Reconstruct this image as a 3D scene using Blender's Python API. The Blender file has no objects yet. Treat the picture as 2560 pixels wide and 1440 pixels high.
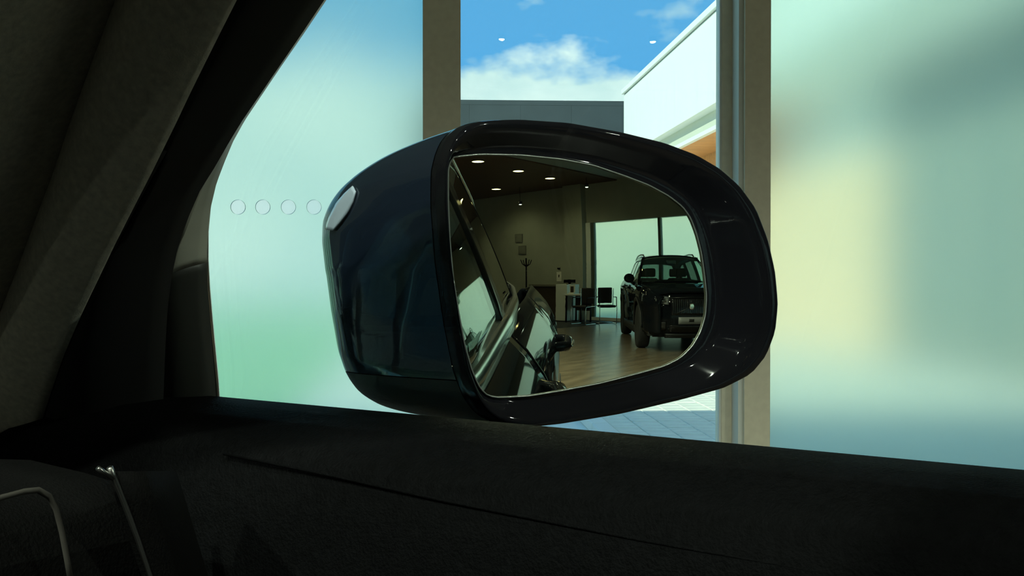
import bpy, bmesh, math, random
import numpy as np
from mathutils import Vector, Matrix
random.seed(7)
SC = bpy.context.scene
COL = SC.collection

# ------------------------------------------------------------------ camera, sky, sun, exposure
FPX = 3200.0
EYE = np.array([0.0, 0.0, 1.18])
PITCH = math.atan(40 / FPX)
cam_d = bpy.data.cameras.new('camera'); cam = bpy.data.objects.new('camera', cam_d); COL.objects.link(cam)
cam_d.sensor_width = 36.0; cam_d.lens = FPX / 2560 * 36.0; cam_d.clip_start = 0.02; cam_d.clip_end = 500
cam.location = EYE; cam.rotation_euler = (math.pi / 2 - PITCH, 0, 0)
SC.camera = cam
SC.view_settings.view_transform = 'Standard'; SC.view_settings.look = 'None'
SC.view_settings.gamma = 1.0; SC.view_settings.use_curve_mapping = False
SC.view_settings.exposure = 0.0
SC.cycles.max_bounces = 8; SC.cycles.adaptive_threshold = 0.05; SC.cycles.adaptive_min_samples = 16; SC.cycles.transparent_max_bounces = 16; SC.cycles.transmission_bounces = 6; SC.cycles.diffuse_bounces = 3; SC.cycles.glossy_bounces = 4
SC.cycles.sample_clamp_indirect = 4.0

# directions: E_AX runs along the showroom front to the right, N_AX out through it; FWD and RGT belong to the car
FA = 0.0633
E_AX = np.array([math.cos(FA), math.sin(FA), 0]); N_AX = np.array([-math.sin(FA), math.cos(FA), 0])
TH = math.radians(55)
FWD = np.array([-math.sin(TH), math.cos(TH), 0]); RGT = np.array([FWD[1], -FWD[0], 0])
def W(s, n, z=0.0): return Vector(E_AX * s + N_AX * n + np.array([0, 0, z]))

world = bpy.data.worlds.new('sky'); SC.world = world; world.use_nodes = True
nt = world.node_tree; N = nt.nodes; L = nt.links; N.clear()
def wn(t, **kw):
    n = N.new(t)
    for k, v in kw.items(): setattr(n, k, v)
    return n
out = wn('ShaderNodeOutputWorld'); bg = wn('ShaderNodeBackground'); L.new(bg.outputs[0], out.inputs[0])
tc = wn('ShaderNodeTexCoord'); sx = wn('ShaderNodeSeparateXYZ'); L.new(tc.outputs['Generated'], sx.inputs[0])
def wmath(op, a, b=None, clamp=False):
    n = wn('ShaderNodeMath', operation=op, use_clamp=clamp)
    for i, v in enumerate((a, b)):
        if v is None: continue
        if isinstance(v, (int, float)): n.inputs[i].default_value = v
        else: L.new(v, n.inputs[i])
    return n.outputs[0]
sky = wn('ShaderNodeValToRGB'); L.new(sx.outputs['Z'], sky.inputs[0])
e = sky.color_ramp.elements
e[0].position = 0.0; e[0].color = (0.22, 0.50, 0.78, 1)
e[1].position = 1.0; e[1].color = (0.12, 0.30, 0.62, 1)
k = e.new(0.12); k.color = (0.115, 0.40, 0.82, 1)
k = e.new(0.35); k.color = (0.125, 0.37, 0.70, 1)
mp = wn('ShaderNodeMapping'); L.new(tc.outputs['Generated'], mp.inputs[0]); mp.inputs['Scale'].default_value = (1, 1, 1.7); mp.inputs['Location'].default_value = (5.545, 0.3, 0.0)
nz = wn('ShaderNodeTexNoise'); L.new(mp.outputs[0], nz.inputs['Vector']); nz.inputs['Scale'].default_value = 9.0; nz.inputs['Detail'].default_value = 9.0; nz.inputs['Roughness'].default_value = 0.55
nb = wn('ShaderNodeTexNoise'); L.new(mp.outputs[0], nb.inputs['Vector']); nb.inputs['Scale'].default_value = 5.0; nb.inputs['Detail'].default_value = 2.0
# cumulus bank along the horizon: its top follows the two noises
top = wmath('ADD', wmath('MULTIPLY', wmath('SUBTRACT', nz.outputs['Fac'], 0.5), 0.10), wmath('MULTIPLY', wmath('SUBTRACT', nb.outputs['Fac'], 0.5), 0.10))
edge = wmath('SUBTRACT', wmath('ADD', top, 0.169), sx.outputs['Z'])
bank = wmath('MULTIPLY', edge, 70.0, True)
# sparse wisps higher up
nw = wn('ShaderNodeTexNoise'); L.new(mp.outputs[0], nw.inputs['Vector']); nw.inputs['Scale'].default_value = 14.0; nw.inputs['Detail'].default_value = 6.0
wisp = wmath('MULTIPLY', wmath('SUBTRACT', nw.outputs['Fac'], 0.562), 5.0, True)
mask = wmath('MAXIMUM', bank, wisp)
cl = wn('ShaderNodeValToRGB'); L.new(nz.outputs['Fac'], cl.inputs[0])
cl.color_ramp.elements[0].position = 0.35; cl.color_ramp.elements[0].color = (0.60, 0.74, 0.80, 1)
cl.color_ramp.elements[1].position = 0.62; cl.color_ramp.elements[1].color = (0.95, 0.97, 0.98, 1)
mx = wn('ShaderNodeMix', data_type='RGBA'); L.new(mask, mx.inputs[0]); L.new(sky.outputs[0], mx.inputs[6]); L.new(cl.outputs[0], mx.inputs[7])
L.new(mx.outputs[2], bg.inputs[0]); bg.inputs[1].default_value = 1.3

SUN_EL = math.radians(30); SUN_AZ = math.radians(45)
to_sun = -E_AX * math.cos(SUN_EL) * math.sin(SUN_AZ) - N_AX * math.cos(SUN_EL) * math.cos(SUN_AZ) + np.array([0, 0, math.sin(SUN_EL)])
sd = bpy.data.lights.new('sun', 'SUN'); sd.energy = 5.4; sd.angle = 0.009; sd.color = (1.0, 0.93, 0.80)
so = bpy.data.objects.new('sun', sd); COL.objects.link(so); so.rotation_euler = Vector(to_sun).to_track_quat('Z', 'Y').to_euler()

# ------------------------------------------------------------------ materials
MATS = {}
def mat(name, col, rough=0.5, metal=0.0, coat=0.0, noise=None, bump=None, emit=None, spec=0.5, noise_amt=0.25, stretch=(1, 1, 1)):
    if name in MATS: return MATS[name]
    m = bpy.data.materials.new(name); m.use_nodes = True
    b = m.node_tree.nodes['Principled BSDF']; t = m.node_tree
    b.inputs['Base Color'].default_value = (*col, 1); b.inputs['Roughness'].default_value = rough
    b.inputs['Metallic'].default_value = metal; b.inputs['Coat Weight'].default_value = coat
    b.inputs['Specular IOR Level'].default_value = spec
    if emit: b.inputs['Emission Color'].default_value = (*emit[0], 1); b.inputs['Emission Strength'].default_value = emit[1]
    if noise or bump:
        tcn = t.nodes.new('ShaderNodeTexCoord'); mpn = t.nodes.new('ShaderNodeMapping'); mpn.inputs['Scale'].default_value = stretch
        t.links.new(tcn.outputs['Object'], mpn.inputs[0])
        n = t.nodes.new('ShaderNodeTexNoise'); n.inputs['Scale'].default_value = noise or bump[0]; n.inputs['Detail'].default_value = 6
        t.links.new(mpn.outputs[0], n.inputs['Vector'])
        if noise:
            r = t.nodes.new('ShaderNodeValToRGB'); t.links.new(n.outputs['Fac'], r.inputs[0])
            a = noise_amt
            r.color_ramp.elements[0].position = 0.3; r.color_ramp.elements[0].color = (*[c * (1 - a) for c in col], 1)
            r.color_ramp.elements[1].position = 0.7; r.color_ramp.elements[1].color = (*[min(1, c * (1 + a)) for c in col], 1)
            t.links.new(r.outputs[0], b.inputs['Base Color'])
        if bump:
            n2 = t.nodes.new('ShaderNodeTexNoise'); n2.inputs['Scale'].default_value = bump[0]; n2.inputs['Detail'].default_value = 4
            t.links.new(mpn.outputs[0], n2.inputs['Vector'])
            bp = t.nodes.new('ShaderNodeBump'); bp.inputs['Strength'].default_value = bump[1]; bp.inputs['Distance'].default_value = 0.01
            t.links.new(n2.outputs['Fac'], bp.inputs['Height']); t.links.new(bp.outputs[0], b.inputs['Normal'])
    if name == 'navy': b.inputs['Coat IOR'].default_value = 1.8
    if name == 'paint': b.inputs['Coat IOR'].default_value = 1.28
    MATS[name] = m; return m

def clear_glass(name, tint, refl=1.0):
    m = bpy.data.materials.new(name); m.use_nodes = True; t = m.node_tree; t.nodes.clear()
    o = t.nodes.new('ShaderNodeOutputMaterial'); mixn = t.nodes.new('ShaderNodeMixShader'); tr = t.nodes.new('ShaderNodeBsdfTransparent'); gl = t.nodes.new('ShaderNodeBsdfGlossy')
    fr = t.nodes.new('ShaderNodeFresnel')
    ge = t.nodes.new('ShaderNodeNewGeometry'); iv = t.nodes.new('ShaderNodeMapRange'); iv.inputs['To Min'].default_value = 1.5; iv.inputs['To Max'].default_value = 1 / 1.5
    t.links.new(ge.outputs['Backfacing'], iv.inputs['Value']); t.links.new(iv.outputs[0], fr.inputs['IOR'])   # both faces of a pane reflect alike
    tr.inputs[0].default_value = (*tint, 1); gl.inputs['Roughness'].default_value = 0.0; gl.inputs[0].default_value = (refl, refl, refl, 1)
    t.links.new(fr.outputs[0], mixn.inputs[0]); t.links.new(tr.outputs[0], mixn.inputs[1]); t.links.new(gl.outputs[0], mixn.inputs[2]); t.links.new(mixn.outputs[0], o.inputs[0])
    MATS[name] = m; return m

def frosted_glass(name, tint, rough=0.45, diffuse=0.3):
    m = bpy.data.materials.new(name); m.use_nodes = True; t = m.node_tree; t.nodes.clear()
    o = t.nodes.new('ShaderNodeOutputMaterial'); mixn = t.nodes.new('ShaderNodeMixShader')
    rf = t.nodes.new('ShaderNodeBsdfRefraction'); rf.inputs['Roughness'].default_value = rough; rf.inputs['IOR'].default_value = 1.25; rf.inputs['Color'].default_value = (*tint, 1)
    tl = t.nodes.new('ShaderNodeBsdfTranslucent'); tl.inputs[0].default_value = (*tint, 1)
    mixn.inputs[0].default_value = diffuse
    t.links.new(rf.outputs[0], mixn.inputs[1]); t.links.new(tl.outputs[0], mixn.inputs[2]); t.links.new(mixn.outputs[0], o.inputs[0])
    MATS[name] = m; return m

M = {}
M['paint'] = mat('paint', (0.004, 0.005, 0.007), 0.5, coat=0.9, spec=0.0)
M['navy'] = mat('navy', (0.004, 0.008, 0.016), 0.5, coat=1.0, spec=0.1)
M['black_gloss'] = mat('black_gloss', (0.004, 0.004, 0.005), 0.12)
M['black_satin'] = mat('black_satin', (0.003, 0.003, 0.004), 0.045, spec=0.15)
M['dark_plastic'] = mat('dark_plastic', (0.016, 0.020, 0.019), 0.5, bump=(1200, 0.1))
M['rubber'] = mat('rubber', (0.008, 0.008, 0.008), 0.75)
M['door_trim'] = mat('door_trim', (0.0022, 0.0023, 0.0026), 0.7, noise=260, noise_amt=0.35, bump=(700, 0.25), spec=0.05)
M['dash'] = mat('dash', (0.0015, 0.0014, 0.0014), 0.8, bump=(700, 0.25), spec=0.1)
M['pillar_grey'] = mat('pillar_grey', (0.72, 0.68, 0.57), 0.9, noise=300, noise_amt=0.15, bump=(1200, 0.12))
M['frame_grey'] = mat('frame_grey', (0.45, 0.45, 0.38), 0.4)
M['headliner'] = mat('headliner', (0.55, 0.53, 0.48), 0.95)
M['chrome'] = mat('chrome', (0.75, 0.76, 0.74), 0.12, metal=1.0)
M['satin_metal'] = mat('satin_metal', (0.55, 0.54, 0.52), 0.3, metal=1.0)
M['tyre'] = mat('tyre', (0.010, 0.010, 0.010), 0.8)
M['rim'] = mat('rim', (0.03, 0.03, 0.033), 0.3, metal=0.8)
M['lamp_lens'] = mat('lamp_lens', (0.10, 0.11, 0.12), 0.08, coat=1.0)
M['plate'] = mat('plate', (0.18, 0.18, 0.19), 0.5)
M['seat'] = mat('seat', (0.014, 0.013, 0.013), 0.7)
M['cladding'] = mat('cladding', (0.010, 0.010, 0.010), 0.6)
M['car_glass'] = clear_glass('car_glass', (0.88, 0.985, 0.95))
M['door_glass'] = clear_glass('door_glass', (0.45, 0.50, 0.48))
M['clear_pane'] = clear_glass('clear_pane', (0.98, 1.0, 0.99))
M['frosted'] = frosted_glass('frosted', (0.92, 1.0, 0.94), 0.29, 0.2)
M['frosted_dot'] = frosted_glass('frosted_dot', (0.98, 1.0, 0.98), 0.285, 0.2)
M['aluminium'] = mat('aluminium', (0.80, 0.73, 0.58), 0.4, noise=40, noise_amt=0.06)
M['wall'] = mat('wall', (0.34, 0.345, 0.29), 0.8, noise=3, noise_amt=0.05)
M['white_frame'] = mat('white_frame', (0.75, 0.77, 0.74), 0.5)
M['dark_frame'] = mat('dark_frame', (0.08, 0.10, 0.08), 0.5)
M['ceiling'] = mat('ceiling', (0.36, 0.36, 0.33), 0.9)
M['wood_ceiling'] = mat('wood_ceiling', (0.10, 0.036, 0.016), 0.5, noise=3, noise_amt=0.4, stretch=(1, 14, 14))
M['floor'] = mat('floor', (0.12, 0.09, 0.06), 0.28, noise=1.5, noise_amt=0.35, stretch=(1, 5, 1))
M['carpet'] = mat('carpet', (0.02, 0.021, 0.02), 0.95)
M['warm_lamp'] = mat('warm_lamp', (1, 0.8, 0.5), 0.5, emit=((1.0, 0.74, 0.36), 9.0))
M['spot_lamp'] = mat('spot_lamp', (1, 0.95, 0.9), 0.5, emit=((1.0, 0.96, 0.9), 260.0))
M['small_lamp'] = mat('small_lamp', (1, 0.95, 0.9), 0.5, emit=((0.95, 1.0, 0.92), 14.0))
M['lamp_body'] = mat('lamp_body', (0.03, 0.03, 0.03), 0.5)
M['white_panel'] = mat('white_panel', (0.70, 0.72, 0.68), 0.4)
M['desk_front'] = mat('desk_front', (0.05, 0.035, 0.025), 0.5)
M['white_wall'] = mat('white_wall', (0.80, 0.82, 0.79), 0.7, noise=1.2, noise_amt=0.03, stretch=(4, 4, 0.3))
M['beige_fascia'] = mat('fascia_beige', (0.62, 0.62, 0.52), 0.7)  # beige of the recessed lower fascia
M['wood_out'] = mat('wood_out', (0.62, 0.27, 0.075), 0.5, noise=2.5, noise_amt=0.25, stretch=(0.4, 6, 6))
M['dark_cladding'] = mat('dark_cladding', (0.036, 0.050, 0.056), 0.6, noise=1.5, noise_amt=0.12)
M['concrete'] = mat('concrete', (0.90, 0.85, 0.74), 0.85, noise=2.0, noise_amt=0.06)
M['paver'] = mat('paver', (0.92, 0.85, 0.70), 0.85, noise=6.0, noise_amt=0.12)
M['lawn'] = mat('lawn', (0.42, 0.66, 0.36), 0.9, noise=2.0, noise_amt=0.25)
M['shop_glass'] = mat('shop_glass', (0.14, 0.19, 0.17), 0.15)
M['roofing'] = mat('roofing', (0.3, 0.3, 0.3), 0.9)
M['leaf'] = mat('leaf', (0.25, 0.24, 0.10), 0.8)
M['paper'] = mat('paper', (0.75, 0.72, 0.66), 0.7)
mm = bpy.data.materials.new('mirror_silver'); mm.use_nodes = True
b = mm.node_tree.nodes['Principled BSDF']; b.inputs['Base Color'].default_value = (0.78, 0.79, 0.60, 1); b.inputs['Metallic'].default_value = 1.0; b.inputs['Roughness'].default_value = 0.0
M['mirror'] = mm

# ------------------------------------------------------------------ mesh helpers
def link(name, me, m, parent=None, smooth=False):
    o = bpy.data.objects.new(name, me); COL.objects.link(o)
    if m is not None and not me.materials: me.materials.append(m)
    if smooth:
        for p in me.polygons: p.use_smooth = True
    if parent is not None: o.parent = parent
    return o
def mesh(name, verts, faces, m, parent=None, smooth=False, recalc=False, mods=None):
    me = bpy.data.meshes.new(name); me.from_pydata([tuple(v) for v in verts], [], faces); me.update()
    if recalc:
        bm = bmesh.new(); bm.from_mesh(me); bmesh.ops.remove_doubles(bm, verts=bm.verts, dist=1e-6); bmesh.ops.recalc_face_normals(bm, faces=bm.faces); bm.to_mesh(me); bm.free()
    return link(name, me, m, parent, smooth)
def tag(o, label, cat=None, group=None, kind=None):
    if label: o['label'] = label
    if cat: o['category'] = cat
    if group: o['group'] = group
    if kind: o['kind'] = kind
    return o
def empty(name, loc=(0, 0, 0), rz=0.0):
    o = bpy.data.objects.new(name, None); COL.objects.link(o); o.location = loc; o.rotation_euler = (0, 0, rz); o.empty_display_size = 0.2; return o
def solid(o, th, off=-1.0):
    s = o.modifiers.new('thickness', 'SOLIDIFY'); s.thickness = th; s.offset = off; return o
def bevel(o, w, seg=2):
    s = o.modifiers.new('bevel', 'BEVEL'); s.width = w; s.segments = seg; s.limit_method = 'ANGLE'; return o
def boxes(bl):
    V, Fc = [], []
    for (x0, x1, y0, y1, z0, z1) in bl:
        k = len(V)
        V += [(x0, y0, z0), (x1, y0, z0), (x1, y1, z0), (x0, y1, z0), (x0, y0, z1), (x1, y0, z1), (x1, y1, z1), (x0, y1, z1)]
        Fc += [[k, k + 3, k + 2, k + 1], [k + 4, k + 5, k + 6, k + 7], [k, k + 1, k + 5, k + 4], [k + 1, k + 2, k + 6, k + 5], [k + 2, k + 3, k + 7, k + 6], [k + 3, k, k + 4, k + 7]]
    return V, Fc
def box(name, b, m, parent=None, bev=0.0):
    o = mesh(name, *boxes([b]), m, parent)
    if bev: bevel(o, bev)
    return o
def grid(rows):
    nr, nc = len(rows), len(rows[0]); V = [p for r in rows for p in r]; Fc = []
    for i in range(nr - 1):
        for j in range(nc - 1):
            a = i * nc + j; Fc.append([a, a + 1, a + nc + 1, a + nc])
    return V, Fc
def tube(name, pts, r, m, parent=None, n=8):
    pts = [Vector(p) for p in pts]; V, Fc = [], []
    for i, p in enumerate(pts):
        t = (pts[min(i + 1, len(pts) - 1)] - pts[max(i - 1, 0)]).normalized()
        a = t.orthogonal().normalized() if i == 0 else (a - t * a.dot(t)).normalized()
        bb = t.cross(a); rr = r[i] if isinstance(r, (list, tuple)) else r
        for k in range(n):
            an = 2 * math.pi * k / n; V.append(p + (a * math.cos(an) + bb * math.sin(an)) * rr)
    for i in range(len(pts) - 1):
        for k in range(n):
            Fc.append([i * n + k, i * n + (k + 1) % n, (i + 1) * n + (k + 1) % n, (i + 1) * n + k])
    Fc.append(list(range(n))[::-1]); Fc.append([(len(pts) - 1) * n + k for k in range(n)])
    return mesh(name, V, Fc, m, parent, smooth=True)
def lathe(name, prof, m, parent=None, n=32, axis='x', smooth=True):
    V, Fc = [], []
    for (r, h) in prof:
        for k in range(n):
            an = 2 * math.pi * k / n; c, s_ = r * math.cos(an), r * math.sin(an)
            V.append((h, c, s_) if axis == 'x' else (c, s_, h))
    for i in range(len(prof) - 1):
        for k in range(n): Fc.append([i * n + k, i * n + (k + 1) % n, (i + 1) * n + (k + 1) % n, (i + 1) * n + k])
    if prof[0][0] > 1e-5: Fc.append(list(range(n))[::-1])
    if prof[-1][0] > 1e-5: Fc.append([(len(prof) - 1) * n + k for k in range(n)])
    return mesh(name, V, Fc, m, parent, smooth=smooth, recalc=True)
def resample(pts, n, closed=False):
    P = np.array(pts, float)
    if closed: P = np.vstack([P, P[:1]])
    # Catmull-Rom style smoothing by dense interpolation along arc length
    d = np.r_[0, np.cumsum(np.linalg.norm(np.diff(P, axis=0), axis=1))]
    t = np.linspace(0, d[-1], n, endpoint=not closed)
    return np.stack([np.interp(t, d, P[:, k]) for k in range(P.shape[1])], 1)
def smooth_closed(P, it=2):
    for _ in range(it): P = 0.25 * np.roll(P, 1, 0) + 0.5 * P + 0.25 * np.roll(P, -1, 0)
    return P

# picture ray -> a point on a surface of the place (used to measure the traced outlines)
def ray(px, py):
    a = (px - 1280) / FPX; bb = -(py - 720) / FPX
    v = np.array([a, math.cos(PITCH) + bb * math.sin(PITCH), -math.sin(PITCH) + bb * math.cos(PITCH)]); return v / np.linalg.norm(v)
CAR_O = -RGT * 0.36                       # the car's origin: the viewer sits 0.36 m right of its centre line
CAR_RZ = math.radians(55)
def to_car(P): P = np.asarray(P) - CAR_O; return np.array([P @ RGT, P @ FWD, P[2]])
def car_ray(px, py): d = ray(px, py); return np.array([d @ RGT, d @ FWD, d[2]])
EYE_C = to_car(EYE)
SLOPE = 0.38
def on_side(px, py, xi):                  # the leaning side plane x = xi - SLOPE (z - 1.118) of the cabin
    d = car_ray(px, py); t = (xi - SLOPE * (EYE_C[2] - 1.118) - EYE_C[0]) / (d[0] + SLOPE * d[2]); return EYE_C + d * t

# ------------------------------------------------------------------ showroom shell
FN = 4.5                                   # distance of the glazed front
CEIL = 3.84; ROOF = 4.75; WEST = -7.0; EAST = 15.4; SOUTH = -17.0
def slab(name, s0, s1, n0, n1, z0, z1, m, parent=None, label=None, kind='structure'):
    o = box(name, (s0, s1, n0, n1, z0, z1), m, parent)
    if parent is None: o.rotation_euler = (0, 0, FA)
    if kind and parent is None: o['kind'] = kind
    if label: o['label'] = label
    return o
slab('floor', WEST, EAST, SOUTH, FN + 0.2, -0.1, 0.0, M['floor'], label='dark brown polished showroom floor')
slab('ceiling', WEST, EAST, SOUTH, FN + 0.2, CEIL, CEIL + 0.12, M['ceiling'], label='pale painted showroom ceiling')
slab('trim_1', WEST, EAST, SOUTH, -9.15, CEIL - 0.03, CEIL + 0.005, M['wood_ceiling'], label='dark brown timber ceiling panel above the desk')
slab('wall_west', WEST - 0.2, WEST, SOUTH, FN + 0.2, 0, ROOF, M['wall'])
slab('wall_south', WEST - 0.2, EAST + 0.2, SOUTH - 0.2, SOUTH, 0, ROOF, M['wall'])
slab('roof', WEST - 0.2, EAST + 0.25, SOUTH - 0.2, FN + 0.25, CEIL + 0.2, ROOF, M['roofing'])
# glazed front: posts, door frame, panes
HEAD = 3.2
slab('wall_front', WEST, EAST + 0.2, FN, FN + 0.2, HEAD, ROOF, M['wall'])
slab('wall_front_end', WEST, -6.74, FN, FN + 0.2, 0, HEAD, M['wall'])
slab('wall_front_side', 5.6, EAST + 0.2, FN, FN + 0.2, 0, HEAD, M['wall'])
PITCH_W = 1.12
posts = []
for k in range(-6, 6):
    s0 = -0.028 + PITCH_W * k if k < 1 else 1.115 + PITCH_W * (k - 1)
    w = 0.133 if k < 1 else 0.095
    posts.append((s0, s0 + w))
wf = empty('window_1', W(0, FN, 0), FA); tag(wf, 'glazed showroom front with taupe metal posts and frosted panes', kind='structure')
for i, (a, b_) in enumerate(posts):
    o = box('post', (a, b_, 0, 0.15, 0, HEAD), M['aluminium'], wf, 0.003)
for i in range(len(posts) - 1):
    a, b_ = posts[i][1], posts[i + 1][0]
    if abs(a - 0.105) < 0.02:              # the clear door between the two posts
        dr = box('door_frame', (b_ - 0.055, b_ + 0.002, 0.12, 0.22, 0.0, HEAD), M['aluminium'], wf, 0.004)
        box('skylit_strip', (b_ - 0.017, b_ + 0.001, 0.02, 0.119, 0.0, HEAD), M['white_frame'], wf)  # sky light on the side of the post, put in as a pale strip
        box('door_seal', (b_ - 0.062, b_ - 0.054, 0.125, 0.15, 0.0, HEAD), M['white_frame'], wf)
        box('door_sill', (a, b_ - 0.055, 0.12, 0.22, 0, 0.06), M['aluminium'], wf)
        tag(box('pane', (a, b_ - 0.05, 0.165, 0.175, 0.06, HEAD), M['clear_pane'], wf), 'clear glass pane')
        continue
    box('bottom_rail', (a, b_, 0.04, 0.11, 0, 0.06), M['aluminium'], wf)
    if i == 5:                             # the pane left of the door carries a row of four round marks
        bm = bmesh.new(); marks = []
        def loop(pts):
            vs = [bm.verts.new(q) for q in pts]; return [bm.edges.new((vs[k], vs[(k + 1) % len(vs)])) for k in range(len(vs))]
        loop([(a - 0.005, 0.07, 0.05), (b_ + 0.005, 0.07, 0.05), (b_ + 0.005, 0.07, HEAD), (a - 0.005, 0.07, HEAD)])
        for px in (587, 650, 715, 780):
            d = ray(px, 515); P = EYE + d * (FN / (d @ N_AX)); c_ = (P @ E_AX, P[2]); marks.append(c_)
            loop([(c_[0] + 0.026 * math.cos(q * math.pi / 14), 0.07, c_[1] + 0.026 * math.sin(q * math.pi / 14)) for q in range(28)])
        bmesh.ops.triangle_fill(bm, use_beauty=True, use_dissolve=False, edges=bm.edges[:], normal=(0, -1, 0))
        me = bpy.data.meshes.new('pane'); bm.to_mesh(me); bm.free()
        p = link('pane', me, M['frosted'], wf); solid(p, 0.012, -1.0)
        for c_ in marks:
            V, Fc = [], []
            for h in (0.0695, 0.0825):
                for q in range(28): V.append((c_[0] + 0.0255 * math.cos(q * math.pi / 14), h, c_[1] + 0.0255 * math.sin(q * math.pi / 14)))
            Fc = [list(range(28)), list(range(28, 56))[::-1]] + [[q, 28 + q, 28 + (q + 1) % 28, (q + 1) % 28] for q in range(28)]
            mesh('round_mark', V, Fc, M['frosted_dot'], p, recalc=True)
    else:
        p = box('pane', (a - 0.005, b_ + 0.005, 0.07, 0.082, 0.05, HEAD), M['frosted'], wf)
    p['label'] = 'greenish frosted glass pane'
# east wall with its own frosted glazing (seen in the mirror)
EW0, EW1, EHEAD = -10.22, -0.2, 2.72
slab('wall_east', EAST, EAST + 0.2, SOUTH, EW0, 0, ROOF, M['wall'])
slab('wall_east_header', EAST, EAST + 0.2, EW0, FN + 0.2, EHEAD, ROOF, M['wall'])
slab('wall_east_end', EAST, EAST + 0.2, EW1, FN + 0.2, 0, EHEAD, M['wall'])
slab('column', EAST - 0.25, EAST, -11.15, -10.42, 0, CEIL - 0.03, M['wall'])
we = empty('window_2', W(EAST, EW0, 0), FA); tag(we, 'wide frosted window beyond the parked SUV, seen in the mirror', kind='structure')
box('frame', (-0.06, 0.1, -0.22, -0.02, 0, EHEAD), M['white_frame'], we, 0.005)
box('frame', (-0.03, 0.1, -0.02, 0.10, 0, EHEAD), M['dark_frame'], we, 0.005)
box('bottom_rail', (-0.05, 0.1, 0, EW1 - EW0, 0, 0.09), M['white_frame'], we)
for k in range(1, 5):
    y = (-7.66 - EW0) * k - 0.0
    if y > EW1 - EW0: break
    box('post', (-0.04, 0.1, y - 0.045, y + 0.045, 0, EHEAD), M['dark_frame'], we)
for k in range(4):
    y0, y1 = 2.56 * k, min(2.56 * (k + 1), EW1 - EW0)
    box('pane', (0.04, 0.052, y0, y1, 0.05, EHEAD), M['frosted'], we)
slab('baseboard_east', EAST - 0.015, EAST, SOUTH, EW0 - 0.25, 0, 0.09, M['white_frame'])

# ------------------------------------------------------------------ the forecourt
g = box('ground', (-60, 80, FN + 0.2, 120, -0.12, -0.03), M['concrete']); g.rotation_euler = (0, 0, FA); tag(g, 'pale concrete forecourt outside the glass door', kind='structure')
g2 = box('ground_side', (EAST + 0.2, 80, -80, FN + 0.2, -0.12, -0.03), mat('pale_gravel', (0.62, 0.64, 0.46), 0.9)); g2.rotation_euler = (0, 0, FA); g2['kind'] = 'structure'
lw = box('lawn', (-40, -1.2, 6.0, 45, -0.03, -0.01), M['lawn']); lw.rotation_euler = (0, 0, FA); tag(lw, 'green lawn left of the forecourt behind the frosted glass', 'lawn', kind='stuff')
pv = empty('paved_path', W(0, 0, 0), FA); tag(pv, 'block paved path right of the forecourt edge', kind='structure')
box('paving_bed', (1.3, 4.9, 7.6, 16.2, -0.03, 0.005), M['paver'], pv)
pm = mesh('paver', *boxes([(-0.097, 0.097, -0.097, 0.097, 0, 0.03)]), M['paver'], pv); bevel(pm, 0.005, 1)
for i in range(8):
    for j in range(31):
        o = pm if i == j == 0 else pm.copy()
        if o is not pm: COL.objects.link(o)
        o.location = (1.45 + i * 0.2, 7.7 + j * 0.2, -0.006 + random.uniform(0, 0.005))
kb = empty('kerb', W(0, 0, 0), FA); tag(kb, 'pale stone kerb along the paved path', kind='structure')
for j in range(9): box('kerb_stone', (1.2, 1.33, 7.5 + j * 1.0, 8.49 + j * 1.0, -0.03, 0.05), M['concrete'], kb, 0.01)
# dry shrub at the kerb
sh = empty('dry_shrub', W(1.32, 10.55, 0.04), FA); tag(sh, 'small dry yellowish shrub at the path corner outside', 'shrub')
V, Fc = [], []
for i in range(90):
    a = random.uniform(0, 6.28); el = random.uniform(0.2, 1.4); r = random.uniform(0.05, 0.2)
    c = Vector((r * math.cos(a) * math.cos(el) * 1.2, r * math.sin(a) * math.cos(el), r * math.sin(el)))
    d1 = Vector((random.uniform(-1, 1), random.uniform(-1, 1), random.uniform(-1, 1))).normalized() * 0.035; d2 = d1.orthogonal().normalized() * 0.012
    k = len(V); V += [c - d1, c + d2, c + d1, c - d2]; Fc.append([k, k + 1, k + 2, k + 3])
mesh('foliage', V, Fc, M['leaf'], sh)
for i in range(4): tube('twig', [(0, 0, -0.045), (0.05 * math.cos(i * 1.7), 0.05 * math.sin(i * 1.7), 0.1)], [0.006, 0.003], M['leaf'], sh, 6)
# white wing of the building with timber soffit
XW = 5.15; N0W, N1W = FN + 0.2, 34.0
wg = empty('white_building', W(XW, N0W, 0), FA); tag(wg, 'white building wing with deep fascia above an orange timber soffit', 'building')
DW = N1W - N0W
box('fascia', (0, 9, 0, DW, 4.25, 5.9), M['white_wall'], wg)
box('coping', (-0.06, 9.0, 0, DW + 0.06, 5.93, 6.05), M['white_wall'], wg)
box('coping_joint', (0.02, 8.9, 0, DW - 0.02, 5.9, 5.93), M['dark_cladding'], wg)
box('lower_fascia', (0.22, 9, 0, DW - 0.2, 3.93, 4.25), M['beige_fascia'], wg)
box('soffit_edge', (0.16, 0.26, 0, DW - 0.15, 3.85, 3.93), M['white_wall'], wg)
for k in range(30):
    y = k * (DW / 30)
    box('soffit_board', (0.26, 1.25, y + 0.004, y + DW / 30 - 0.004, 3.86, 3.92), M['wood_out'] if y > 15 else M['white_wall'], wg)
for k in range(int((DW - 18) / 0.5)):
    y = 18 + k * 0.5
    box('wall_board', (1.15, 1.3, y + 0.004, y + 0.496, 2.9, 3.87), M['wood_out'], wg)
box('rendered_wall', (1.16, 1.3, 12.8, 18, 2.9, 3.87), M['white_wall'], wg)
box('rendered_wall', (1.15, 1.3, 12.8, DW, 0, 2.9), mat('cream_render', (0.92, 0.66, 0.42), 0.8), wg)
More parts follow.
